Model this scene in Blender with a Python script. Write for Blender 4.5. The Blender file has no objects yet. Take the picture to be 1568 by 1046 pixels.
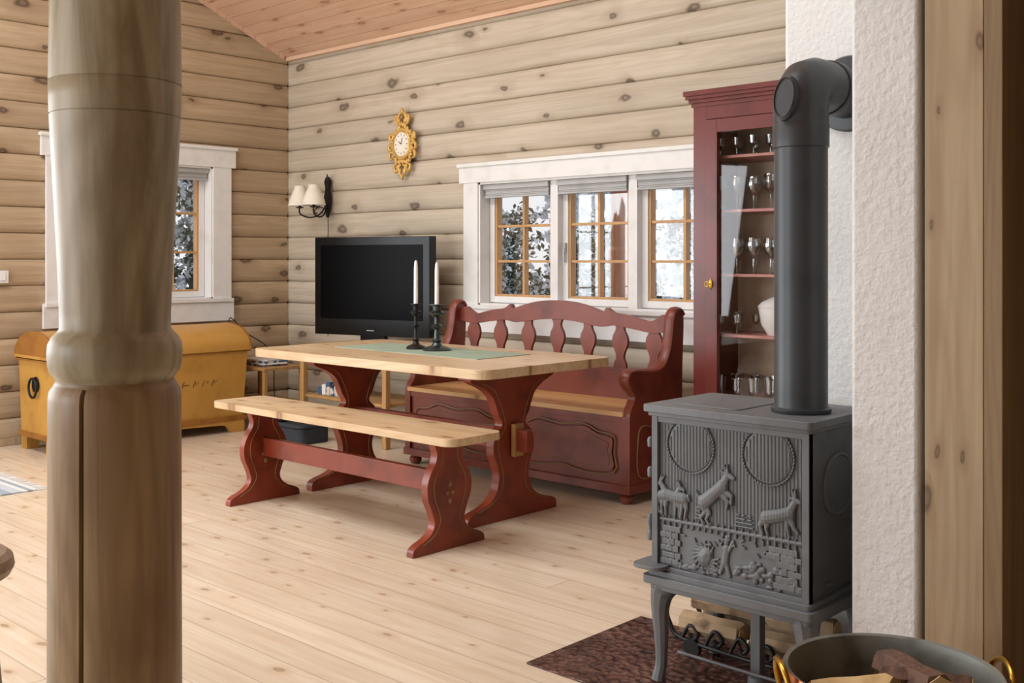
import bpy, bmesh, math, random
from mathutils import Vector, Matrix, noise
random.seed(7)
sc=bpy.context.scene
sin,cos,pi=math.sin,math.cos,math.pi

# ------------------------------------------------------------------ materials
def lin(h):
    h=h.lstrip('#'); o=[]
    for i in (0,2,4):
        c=int(h[i:i+2],16)/255
        o.append(c/12.92 if c<=.04045 else ((c+.055)/1.055)**2.4)
    return (*o,1)
def M(name):
    m=bpy.data.materials.new(name); m.use_nodes=True
    nt=m.node_tree
    return m,nt,nt.nodes['Principled BSDF']
def N(nt,t,ins=None,**kw):
    n=nt.nodes.new(t)
    for k,v in kw.items(): setattr(n,k,v)
    for k,v in (ins or {}).items():
        if isinstance(v,bpy.types.NodeSocket): nt.links.new(v,n.inputs[k])
        else: n.inputs[k].default_value=v
    return n
def MA(nt,op,a,b=None,c=None,clamp=False):
    ins={0:a}
    if b is not None: ins[1]=b
    if c is not None: ins[2]=c
    return N(nt,'ShaderNodeMath',ins,operation=op,use_clamp=clamp).outputs[0]
def MIX(nt,f,a,b,mode='MIX'):
    return N(nt,'ShaderNodeMix',{0:f,6:a,7:b},data_type='RGBA',blend_type=mode).outputs[2]
def MR(nt,v,a,b,c=0.,d=1.,smooth=True):
    return N(nt,'ShaderNodeMapRange',{0:v,1:a,2:b,3:c,4:d},interpolation_type='SMOOTHSTEP' if smooth else 'LINEAR').outputs[0]

def wood(name,base,dark,knot='#5b4332',al=0,cr=2,pitch=0,ga=1.2,gc=22,var=.12,con=.6,ka=2.2,kc=4.5,kr=.13,keep=.35,
         joint=0,rough=.55,bump=.15,spec=.4,joff=0,coat=0,planklen=0,kpts=(),kstr=.75,figure=0):
    m,nt,b=M(name)
    tc=N(nt,'ShaderNodeTexCoord').outputs['Object']
    s=N(nt,'ShaderNodeSeparateXYZ',{0:tc}).outputs
    th=3-al-cr
    A,Cc,T=s[al],s[cr],s[th]
    if pitch:
        q=MA(nt,'DIVIDE',MA(nt,'ADD',Cc,joff),pitch); fl=MA(nt,'FLOOR',q)
        rnd=N(nt,'ShaderNodeTexWhiteNoise',{'W':fl},noise_dimensions='1D').outputs[0]
        if planklen:
            ql=MA(nt,'ADD',MA(nt,'DIVIDE',A,planklen),MA(nt,'MULTIPLY',rnd,7.3))
            fl2=MA(nt,'ADD',MA(nt,'MULTIPLY',MA(nt,'FLOOR',ql),17.37),fl)
            rnd=N(nt,'ShaderNodeTexWhiteNoise',{'W':fl2},noise_dimensions='1D').outputs[0]
    else:
        rnd=N(nt,'ShaderNodeValue').outputs[0]; rnd.default_value=.5
    gv=N(nt,'ShaderNodeCombineXYZ',{0:MA(nt,'ADD',MA(nt,'MULTIPLY',A,ga),MA(nt,'MULTIPLY',rnd,37.)),1:MA(nt,'MULTIPLY',Cc,gc),2:MA(nt,'MULTIPLY',T,gc)}).outputs[0]
    n1=N(nt,'ShaderNodeTexNoise',{'Vector':gv,'Scale':1.,'Detail':5.,'Roughness':.62,'Distortion':.4+figure}).outputs[0]
    f1=MR(nt,n1,.36,.72)
    n2=N(nt,'ShaderNodeTexNoise',{'Vector':tc,'Scale':1.3,'Detail':2.}).outputs[0]
    # flat-sawn cathedral lines
    wv=N(nt,'ShaderNodeTexNoise',{'Vector':N(nt,'ShaderNodeCombineXYZ',{0:MA(nt,'ADD',MA(nt,'MULTIPLY',A,ga*.55),MA(nt,'MULTIPLY',rnd,11.)),1:MA(nt,'MULTIPLY',Cc,gc*.28),2:MA(nt,'MULTIPLY',T,gc*.28)}).outputs[0],'Scale':1.,'Detail':1.}).outputs[0]
    lines=MR(nt,MA(nt,'ABSOLUTE',MA(nt,'SUBTRACT',MA(nt,'FRACT',MA(nt,'MULTIPLY',wv,14.)),.5)),.12,.5,0,1)
    col=MIX(nt,MA(nt,'MULTIPLY',f1,con),lin(base),lin(dark))
    col=MIX(nt,MA(nt,'MULTIPLY',lines,con*.42),col,lin(dark))
    col=MIX(nt,MR(nt,n2,.35,.75,0,.3),col,lin(dark))
    v=MA(nt,'ADD',1-var/2,MA(nt,'MULTIPLY',rnd,var))
    vc=N(nt,'ShaderNodeCombineXYZ',{0:v,1:v,2:v}).outputs[0]
    col=MIX(nt,1.,col,vc,'MULTIPLY')
    h=n1
    if kr>0:
        dn=N(nt,'ShaderNodeTexNoise',{'Vector':tc,'Scale':14.,'Detail':1.}).outputs[0]
        kv=N(nt,'ShaderNodeCombineXYZ',{0:MA(nt,'ADD',MA(nt,'ADD',MA(nt,'MULTIPLY',A,ka),MA(nt,'MULTIPLY',rnd,13.)),MA(nt,'MULTIPLY',dn,.12)),
             1:MA(nt,'ADD',MA(nt,'MULTIPLY',Cc,kc),MA(nt,'MULTIPLY',dn,.16))}).outputs[0]
        vo=N(nt,'ShaderNodeTexVoronoi',{'Vector':kv,'Scale':1.},voronoi_dimensions='2D')
        d=vo.outputs['Distance']; cs=N(nt,'ShaderNodeSeparateColor',{0:vo.outputs['Color']}).outputs
        r=MA(nt,'MULTIPLY',MA(nt,'ADD',cs[0],.35),kr)
        dd=MA(nt,'DIVIDE',d,r)
        kp=MA(nt,'GREATER_THAN',cs[1],keep)
        core=MA(nt,'MULTIPLY',MR(nt,dd,.55,1.15,1,0),kp)
        halo=MA(nt,'MULTIPLY',MR(nt,dd,.9,3.2,.5,0),kp)
        ring=MA(nt,'MULTIPLY',MA(nt,'ADD',MA(nt,'MULTIPLY',MA(nt,'SINE',MA(nt,'MULTIPLY',dd,9.)),.5),.5),.45)
        col=MIX(nt,halo,col,lin(dark))
        kc1=MIX(nt,ring,lin(knot),lin(dark))
        col=MIX(nt,MA(nt,'MULTIPLY',core,kstr),col,kc1)
    for (kp_,kr_) in kpts:
        dv=N(nt,'ShaderNodeVectorMath',{0:tc,1:kp_},operation='DISTANCE').outputs['Value']
        d2=MA(nt,'DIVIDE',dv,kr_)
        rg=MA(nt,'ADD',MA(nt,'MULTIPLY',MA(nt,'SINE',MA(nt,'MULTIPLY',d2,12.)),.5),.5)
        col=MIX(nt,MA(nt,'MULTIPLY',MR(nt,d2,1.,2.6,.55,0),rg),col,lin(knot))
        col=MIX(nt,MR(nt,MA(nt,'ABSOLUTE',MA(nt,'SUBTRACT',d2,.9)),.05,.2,.8,0),col,lin(knot))
    if joint:
        fr=MA(nt,'FRACT',q); mn=MA(nt,'MINIMUM',fr,MA(nt,'SUBTRACT',1.,fr))
        j=MR(nt,mn,joint*.4,joint,1,0)
        if planklen:
            f2=MA(nt,'FRACT',ql); m2=MA(nt,'MINIMUM',f2,MA(nt,'SUBTRACT',1.,f2))
            j=MA(nt,'MAXIMUM',j,MR(nt,m2,.0004,.0009,1,0))
        col=MIX(nt,MA(nt,'MULTIPLY',j,.5),col,lin(knot))
        h=MA(nt,'SUBTRACT',h,MA(nt,'MULTIPLY',j,3.))
    bp=N(nt,'ShaderNodeBump',{'Strength':bump,'Distance':.004,'Height':h}).outputs[0]
    nt.links.new(col,b.inputs['Base Color']); nt.links.new(bp,b.inputs['Normal'])
    b.inputs['Roughness'].default_value=rough
    b.inputs['Specular IOR Level'].default_value=spec
    return m

def paint(name,col,col2=None,rough=.5,metal=0,ns=8.,bump=.05,bs=60.,spec=.5,mixr=(.45,.75),coat=0,bd=.003):
    m,nt,b=M(name)
    tc=N(nt,'ShaderNodeTexCoord').outputs['Object']
    n=N(nt,'ShaderNodeTexNoise',{'Vector':tc,'Scale':ns,'Detail':5.}).outputs[0]
    c=MIX(nt,MR(nt,n,mixr[0],mixr[1]),lin(col),lin(col2 or col))
    if bump:
        nb=N(nt,'ShaderNodeTexNoise',{'Vector':tc,'Scale':bs,'Detail':4.}).outputs[0]
        bp=N(nt,'ShaderNodeBump',{'Strength':bump,'Distance':bd,'Height':nb}).outputs[0]
        nt.links.new(bp,b.inputs['Normal'])
    nt.links.new(c,b.inputs['Base Color'])
    b.inputs['Roughness'].default_value=rough; b.inputs['Metallic'].default_value=metal
    b.inputs['Specular IOR Level'].default_value=spec
    if coat: b.inputs['Coat Weight'].default_value=coat; b.inputs['Coat Roughness'].default_value=.1
    return m
def glassmat(name,tint=(1,1,1,1),gl=.08,k=.35):
    m=bpy.data.materials.new(name); m.use_nodes=True; nt=m.node_tree; nt.nodes.clear()
    o=N(nt,'ShaderNodeOutputMaterial')
    lw=N(nt,'ShaderNodeLayerWeight',{0:.3})
    f=MA(nt,'ADD',MA(nt,'MULTIPLY',lw.outputs['Facing'],k),gl,clamp=True)
    tr=N(nt,'ShaderNodeBsdfTransparent',{0:tint}); g=N(nt,'ShaderNodeBsdfGlossy',{'Roughness':.02})
    mx=N(nt,'ShaderNodeMixShader',{0:f,1:tr.outputs[0],2:g.outputs[0]})
    nt.links.new(mx.outputs[0],o.inputs[0]); return m

P=.172
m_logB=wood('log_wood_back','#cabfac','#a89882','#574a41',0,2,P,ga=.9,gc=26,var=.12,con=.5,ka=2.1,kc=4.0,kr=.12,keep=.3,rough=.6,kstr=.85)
m_logL=wood('log_wood_left','#bba588','#967d60','#4b3c30',1,2,P,ga=.9,gc=26,var=.14,con=.5,ka=2.1,kc=4.0,kr=.12,keep=.3,rough=.6,kstr=.85)  # left wall's dimmer light is put into this darker log colour
m_floor=wood('floor_pine','#e3d4be','#c9af90','#8a694e',0,1,.135,ga=1.,gc=24,var=.09,con=.55,ka=4.2,kc=7.4,kr=.085,keep=.45,joint=.02,rough=.28,bump=.08,spec=.5,planklen=4.2,kstr=.65)
m_ceil=wood('ceiling_pine','#e0bfa3','#c99e82','#93603f',0,1,.11,ga=1.,gc=26,var=.08,con=.5,ka=2.6,kc=9,kr=.11,keep=.35,joint=.035,rough=.55)
m_top=wood('table_pine','#dcc5a1','#b8946a','#775338',0,1,.12,ga=1.2,gc=30,var=.12,con=.65,ka=4,kc=9,kr=.13,keep=.4,joint=.006,rough=.35,bump=.05)
m_seat=wood('seat_pine','#d8ad78','#b5844e','#7c5436',0,1,.13,ga=1.2,gc=30,var=.1,con=.65,ka=4,kc=7,kr=.12,keep=.4,rough=.4,bump=.05)
KP=[((-1.853,.862,1.31),.017)]
m_post=wood('post_wood','#aea288','#7a6b50','#3d2f20',2,0,0,ga=1.6,gc=14,var=0,con=.85,ka=2.2,kc=4,kr=.07,keep=.7,rough=.42,bump=.12,kpts=KP,figure=.7)
m_postl=wood('post_wood_lower','#a68e6b','#745b3f','#33241a',2,0,0,ga=1.1,gc=18,var=0,con=.85,ka=2.2,kc=4,kr=.08,keep=.6,rough=.42,bump=.12,figure=.4)
m_panel=wood('post_panel_pine','#b5a182','#93795b','#584333',2,0,0,ga=1.,gc=24,var=0,con=.6,ka=3.5,kc=9,kr=.13,keep=.4,rough=.5)
m_logP=wood('log_wood_partition','#7e674c','#574330','#32261a',0,2,P,ga=.9,gc=26,var=.18,ka=1.9,kc=3.2,kr=.085,keep=.3,rough=.6)
m_trimd=wood('partition_trim_pine','#97805f','#755d42','#4b3827',2,0,0,kr=0,con=.6)
m_sash=wood('sash_pine','#cb9f6c','#ad8250','#8a5a30',2,0,0,kr=0,con=.5,rough=.45)
m_small=wood('small_table_pine','#b98f5c','#97703f','#6b4422',2,0,0,kr=0,con=.6,rough=.45)
m_white=paint('white_trim_paint','#e6e6e4','#dcdcd8',rough=.45,bump=0)
m_plaster=paint('white_plaster','#dcdcda','#d2d2d0',rough=.9,bump=.5,bs=60,ns=3,bd=.008)
m_red=paint('red_paint','#87371f','#551e12',rough=.34,ns=6,bump=.06,bs=30,mixr=(.4,.8))
m_red2=paint('red_bench_paint','#7f3d2d','#59261c',rough=.38,ns=6,bump=.06,bs=30,mixr=(.4,.8))
m_cab=paint('cabinet_red_paint','#6c2e29','#552320',rough=.28,ns=4,bump=.03)
m_cabin=paint('cabinet_inside','#e2cfb6','#cdb599',rough=.6)
m_shelf=paint('cabinet_shelf','#b0756b','#9a5a51',rough=.4)
m_line=paint('ornament_line','#8a6e48','#6b5030',rough=.5)
m_iron=paint('stove_iron','#6b6e71','#5f6265',rough=.5,metal=.15,ns=12,bump=.12,bs=180,bd=.002)
m_pipe=paint('pipe_iron','#3f4245','#373a3e',rough=.4,metal=.3,ns=10,bump=.08,bs=200,bd=.001)
m_black=paint('black_metal','#1d1d1e','#121212',rough=.45,metal=.4)
m_blackgl=paint('tv_gloss','#060607','#050505',rough=.15,bump=0,spec=.18)
m_screen=paint('tv_screen','#040405','#030304',rough=.2,bump=0,spec=.04)
m_silver=paint('silver_plastic','#a9abad','#999b9d',rough=.3,metal=.6)
m_yel=paint('chest_yellow','#c09044','#a77a36',rough=.42,ns=5,bump=.08,bs=25)
m_yeld=paint('chest_trim','#9a6628','#80501f',rough=.45)
m_gold=paint('gilt_wood','#dab468','#b08440',rough=.4,metal=.3,ns=30,bump=.2,bs=80)
m_face=paint('clock_face','#efe9da','#e6dfcc',rough=.4,bump=0)
m_shade=paint('lamp_shade_fabric','#e9e2d4','#ded5c4',rough=.8,bump=.05,bs=200)
m_grey=paint('roller_shade_grey','#b4b4b3','#a8a8a7',rough=.6)
m_candle=paint('candle_wax','#f1ede3','#ece6da',rough=.4,bump=0)
m_pewter=paint('pewter','#4d5556','#343b3c',rough=.35,metal=.8,ns=20)
m_brass=paint('brass','#b8923f','#97732a',rough=.28,metal=1.)
m_copper=paint('copper','#b06a43','#86502f',rough=.3,metal=1.,ns=14)
m_patina=paint('bucket_patina','#84867f','#54554f',rough=.5,metal=.3,ns=9,bump=.3,bs=40)
m_bark=paint('bark','#6b5040','#43322a',rough=.9,ns=20,bump=.8,bs=40,bd=.01)
m_cutw=paint('split_wood','#cfae7a','#b28b5a',rough=.8,ns=20,bump=.3)
m_birch=paint('birch_bark','#a88f70','#5d4632',rough=.8,ns=16,bump=.4)
m_runner=paint('runner_cloth','#9aab98','#889d87',rough=.9,bump=.2,bs=300)
m_glass=glassmat('window_glass',gl=.02)
m_glassc=glassmat('cabinet_glass',gl=.01,k=.22)
m_glassw=glassmat('glassware_glass',(.97,.985,.99,1),gl=.18)
m_porc=paint('porcelain','#e4e2de','#dcd9d4',rough=.25,bump=0)
m_books=paint('book_covers','#3c5878','#c9c2b4',rough=.6,ns=25,mixr=(.5,.55))
m_basket=paint('basket_dark','#2b3038','#1e2228',rough=.8,bump=.5,bs=80)
m_snow=paint('snow','#e4e7ec','#d4d9e0',rough=.9,bump=.3,bs=3,bd=.1)
m_leaf=paint('leaves_green','#414d38','#67735a',rough=.8,ns=3)
m_leafs=paint('leaves_snowy','#e0e4e6','#bfc6c6',rough=.9,ns=3)
m_trunk=paint('tree_bark','#4b4038','#8d857a',rough=.9,ns=8,bump=.6)
m_far=paint('distant_forest_frost','#b4babb','#dfe3e6',rough=.9,ns=1.2,mixr=(.35,.6))
m_porch=paint('porch_orange_wood','#a8623a','#8c4c28',rough=.5,ns=5)
m_stool=wood('stool_wood','#8f7a64','#6c5744','#4b3827',0,1,0,kr=0,rough=.45)

def hammered():
    m,nt,b=M('hammered_hearth_metal')
    tc=N(nt,'ShaderNodeTexCoord').outputs['Object']
    vo=N(nt,'ShaderNodeTexVoronoi',{'Vector':tc,'Scale':48.},voronoi_dimensions='3D',feature='SMOOTH_F1')
    n=N(nt,'ShaderNodeTexNoise',{'Vector':tc,'Scale':5.,'Detail':3.}).outputs[0]
    c=MIX(nt,MR(nt,n,.4,.7),lin('#7d5b50'),lin('#543a33'))
    c=MIX(nt,MR(nt,vo.outputs['Distance'],.25,.6,0,.6),c,lin('#2c1d1a'))
    bp=N(nt,'ShaderNodeBump',{'Strength':1.,'Distance':.012,'Height':vo.outputs['Distance']},invert=True).outputs[0]
    nt.links.new(c,b.inputs['Base Color']); nt.links.new(bp,b.inputs['Normal'])
    b.inputs['Metallic'].default_value=.4; b.inputs['Roughness'].default_value=.27
    return m
m_hearth=hammered()
def rugmat():
    m,nt,b=M('rag_rug_stripes')
    tc=N(nt,'ShaderNodeTexCoord').outputs['Object']; s=N(nt,'ShaderNodeSeparateXYZ',{0:tc}).outputs
    fl=MA(nt,'FLOOR',MA(nt,'MULTIPLY',s[1],38.))
    r=N(nt,'ShaderNodeTexWhiteNoise',{'W':fl},noise_dimensions='1D').outputs[0]
    cr=N(nt,'ShaderNodeValToRGB',{0:r}); e=cr.color_ramp; e.interpolation='CONSTANT'
    e.elements[0].color=lin('#d8d6d0'); e.elements[1].position=.5; e.elements[1].color=lin('#b9c0c4')
    x=e.elements.new(.7); x.color=lin('#98a2aa'); x=e.elements.new(.85); x.color=lin('#c9bfae')
    w=N(nt,'ShaderNodeTexNoise',{'Vector':tc,'Scale':120.}).outputs[0]
    bp=N(nt,'ShaderNodeBump',{'Strength':.5,'Distance':.006,'Height':w}).outputs[0]
    nt.links.new(cr.outputs[0],b.inputs['Base Color']); nt.links.new(bp,b.inputs['Normal']); b.inputs['Roughness'].default_value=.95
    return m
m_rug=rugmat()

# ------------------------------------------------------------------ mesh builder
def cat(pts,n=5,closed=False):
    out=[]; L=len(pts)
    rng=range(L) if closed else range(L-1)
    for i in rng:
        g=lambda k:(pts[k%L] if closed else pts[max(0,min(L-1,k))])
        p0,p1,p2,p3=g(i-1),g(i),g(i+1),g(i+2)
        for j in range(n):
            t=j/n
            out.append(tuple(.5*((2*b)+(-a+c)*t+(2*a-5*b+4*c-d)*t*t+(-a+3*b-3*c+d)*t**3) for a,b,c,d in zip(p0,p1,p2,p3)))
    if not closed: out.append(tuple(pts[-1]))
    return out
class B:
    def __init__(s,*mats): s.v=[];s.f=[];s.m=[];s.mats=mats;s.c=0;s.T=None
    def mat(s,i): s.c=i; return s
    def add(s,vs,fs):
        o=len(s.v)
        for p in vs:
            p=Vector(p)
            if s.T is not None: p=s.T@p
            s.v.append(tuple(p))
        for f in fs: s.f.append(tuple(o+i for i in f)); s.m.append(s.c)
    def box(s,x0,x1,y0,y1,z0,z1):
        vs=[(x,y,z) for x in (x0,x1) for y in (y0,y1) for z in (z0,z1)]
        s.add(vs,[(0,1,3,2),(4,6,7,5),(0,4,5,1),(2,3,7,6),(0,2,6,4),(1,5,7,3)])
    def prism(s,pts,ax,a0,a1):
        n=len(pts)
        def mp(p,a): return (a,p[0],p[1]) if ax=='X' else ((p[0],a,p[1]) if ax=='Y' else (p[0],p[1],a))
        vs=[mp(p,a0) for p in pts]+[mp(p,a1) for p in pts]
        s.add(vs,[tuple(range(n-1,-1,-1)),tuple(range(n,2*n))]+[(i,(i+1)%n,n+(i+1)%n,n+i) for i in range(n)])
    def sweep(s,pts,rad,n=10,cyc=False,sq=1.):
        pts=[Vector(p) for p in pts]; L=len(pts)
        if not hasattr(rad,'__len__'): rad=[rad]*L
        T=[]
        for i in range(L):
            a=pts[(i-1)%L] if (cyc or i>0) else pts[i]; b=pts[(i+1)%L] if (cyc or i<L-1) else pts[i]
            T.append((b-a).normalized())
        up=Vector((0,0,1)) if abs(T[0].z)<.9 else Vector((0,1,0))
        nn=(up-T[0]*up.dot(T[0])).normalized(); vs=[]
        for i in range(L):
            nn=(nn-T[i]*nn.dot(T[i])).normalized(); bb=T[i].cross(nn)
            for k in range(n):
                a=2*pi*k/n; vs.append(pts[i]+(nn*cos(a)*sq+bb*sin(a))*rad[i])
        fs=[]
        for i in range(L if cyc else L-1):
            for k in range(n):
                j=(i+1)%L
                fs.append((i*n+k,i*n+(k+1)%n,j*n+(k+1)%n,j*n+k))
        if not cyc: fs+= [tuple(range(n-1,-1,-1)),tuple(range((L-1)*n,L*n))]
        s.add(vs,fs)
    def lathe(s,prof,c=(0,0,0),n=24,ax='Z',sx=1.,sy=1.,caps=(1,1)):
        vs=[];fs=[];L=len(prof);rows=[]
        def mp(x,y,z):
            p=(x,y,z) if ax=='Z' else ((x,z,y) if ax=='Y' else (z,x,y))
            return (c[0]+p[0],c[1]+p[1],c[2]+p[2])
        for r,z in prof:
            if r<1e-6: rows.append([len(vs)]*n); vs.append(mp(0,0,z)); continue
            rows.append([len(vs)+k for k in range(n)])
            for k in range(n):
                a=2*pi*k/n; vs.append(mp(r*cos(a)*sx,r*sin(a)*sy,z))
        for i in range(L-1):
            A_,B_=rows[i],rows[i+1]
            for k in range(n):
                j=(k+1)%n
                if prof[i][0]<1e-6 and prof[i+1][0]<1e-6: continue
                if prof[i][0]<1e-6: fs.append((A_[k],B_[j],B_[k]))
                elif prof[i+1][0]<1e-6: fs.append((A_[k],A_[j],B_[k]))
                else: fs.append((A_[k],A_[j],B_[j],B_[k]))
        if prof[0][0]>1e-6 and caps[0]: fs.append(tuple(rows[0][::-1]))
        if prof[-1][0]>1e-6 and caps[1]: fs.append(tuple(rows[-1]))
        s.add(vs,fs)
    def ball(s,c,r,n=10,rot=None):
        if not hasattr(r,'__len__'): r=(r,r,r)
        vs=[];fs=[];m=max(4,n//2+1)
        for i in range(1,m):
            t=pi*i/m
            for k in range(n):
                a=2*pi*k/n; p=Vector((r[0]*sin(t)*cos(a),r[1]*sin(t)*sin(a),r[2]*cos(t)))
                if rot is not None: p=rot@p
                vs.append(p+Vector(c))
        t0=Vector((0,0,r[2])); 
        if rot is not None: t0=rot@t0
        vs+= [Vector(c)+t0,Vector(c)-t0]; q=(m-1)*n
        for i in range(m-2):
            for k in range(n): fs.append((i*n+k,i*n+(k+1)%n,(i+1)*n+(k+1)%n,(i+1)*n+k))
        for k in range(n):
            fs.append((q,(k+1)%n,k)); fs.append((q+1,(m-2)*n+k,(m-2)*n+(k+1)%n))
        s.add(vs,fs)
    def obj(s,name,bevel=0,seg=2,ang=35,smooth=True,bis=None,parent=None,remesh=0):
        me=bpy.data.meshes.new(name); me.from_pydata(s.v,[],s.f)
        for m in s.mats: me.materials.append(m)
        for p,i in zip(me.polygons,s.m): p.material_index=i
        bm=bmesh.new(); bm.from_mesh(me)
        bmesh.ops.recalc_face_normals(bm,faces=bm.faces)
        for co,no in (bis or []):
            bmesh.ops.bisect_plane(bm,geom=bm.verts[:]+bm.edges[:]+bm.faces[:],plane_co=co,plane_no=no,clear_outer=True)
            be=[e for e in bm.edges if e.is_boundary]
            if be: bmesh.ops.holes_fill(bm,edges=be)
        bm.to_mesh(me); bm.free()
        if smooth:
            for p in me.polygons: p.use_smooth=True
            me.set_sharp_from_angle(angle=math.radians(ang))
        o=bpy.data.objects.new(name,me); sc.collection.objects.link(o)
        if remesh:
            md=o.modifiers.new('r','REMESH'); md.mode='VOXEL'; md.voxel_size=remesh; md.use_smooth_shade=True
        if bevel:
            md=o.modifiers.new('b','BEVEL'); md.width=bevel; md.segments=seg; md.limit_method='ANGLE'; md.angle_limit=math.radians(40); md.harden_normals=False
        if parent: o.parent=parent
        return o
def empty(name):
    e=bpy.data.objects.new(name,None); e.empty_display_size=.1; sc.collection.objects.link(e); return e

# ------------------------------------------------------------------ room
XL,YB=-7.15,5.05; XR,YF=2.6,-2.8
EZ,SL,RY=2.79,.44,1.0
RZ=EZ+SL*(YB-RY)
def ceilz(y): return EZ+SL*(YB-y) if y>=RY else RZ-SL*(RY-y)
nB=Vector((0,SL,1)).normalized(); nF=Vector((0,-SL,1)).normalized()
ROOF=[(Vector((0,YB,EZ-.005)),nB),(Vector((0,RY,RZ-.005)),nF)]
def logprof(z0,z1,dep=.021):
    out=[];k=int(z0//P)
    zs=set([z0,z1])
    while k*P<z1:
        for t in (0,.02,.05,.10,.18,.3,.42,.58,.7,.82,.90,.95,.98):
            z=(k+t)*P
            if z0<z<z1: zs.add(z)
        k+=1
    for z in sorted(zs):
        t=(z/P)%1.0
        out.append((dep*(1-abs(2*t-1)**4.5)-.010*(1 if min(t,1-t)<.015 else 0),z))
    return out
def logwall(b,axis,a0,a1,face,sg,thick,z0,z1,holes=(),dep=.021):
    segs=[];x=a0
    for h in sorted(holes):
        segs.append((x,h[0],z0,z1)); segs.append((h[0],h[1],z0,h[2])); segs.append((h[0],h[1],h[3],z1)); x=h[1]
    segs.append((x,a1,z0,z1))
    for s0,s1,q0,q1 in segs:
        if s1-s0<1e-4 or q1-q0<1e-4: continue
        pr=[(face+sg*(d-dep),z) for d,z in logprof(q0,q1,dep)]
        pr+= [(face-sg*thick,q1),(face-sg*thick,q0)]
        b.prism(pr,'X' if axis=='X' else 'Y',s0,s1)
W1=(-5.01,-3.15,.895,1.715); W2=(3.26,4.368,.90,1.90); W3=(-1.6,1.7,.25,2.15)
b=B(m_logB); logwall(b,'X',XL-.2,XR,YB,-1,.17,0,EZ+.02,[W1]); b.obj('wall_back',ang=50)
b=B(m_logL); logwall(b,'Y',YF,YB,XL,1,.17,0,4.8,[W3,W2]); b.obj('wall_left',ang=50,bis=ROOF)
b=B(m_logL); logwall(b,'Y',YF,YB,XR,-1,.17,0,4.8,[]); b.obj('wall_right',ang=50,bis=ROOF)
b=B(m_logB); logwall(b,'X',XL-.2,XR,YF,1,.17,0,ceilz(YF)+.02,[(-6.2,-3.4,.3,2.2),(-2.6,1.6,.3,2.2)]); b.obj('wall_front',ang=50)
b=B(m_floor); b.box(XL-.2,XR+.2,YF-.2,YB+.2,-.12,0); b.obj('floor')
b=B(m_ceil)
y0,y1=YB+.5,YF-.5
pts=[(y0,EZ-SL*.5),(RY,RZ),(y1,RZ-SL*(RY-y1)),(y1,RZ-SL*(RY-y1)+.2),(RY,RZ+.2),(y0,EZ-SL*.5+.2)]
b.prism(pts,'X',XL-.5,XR+.4); b.obj('ceiling',smooth=False)
b=B(m_ceil); b.prism([(YB-.05,EZ+SL*.05-.03),(RY,RZ-.03),(RY,RZ),(YB-.05,EZ+SL*.05)],'X',XL,XL+.02); b.obj('trim_1')
b=B(m_ceil); b.box(XL,XR,YB-.03,YB,EZ-.018,EZ+.01); b.obj('trim_2')
b=B(m_panel); b.box(XL,XL+.018,YF,YB-.03,0,.045); b.obj('baseboard_left',bevel=.004)
b=B(m_panel); b.box(XL+.02,XR,YB-.018,YB,0,.045); b.obj('baseboard_back',bevel=.004)

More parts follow.
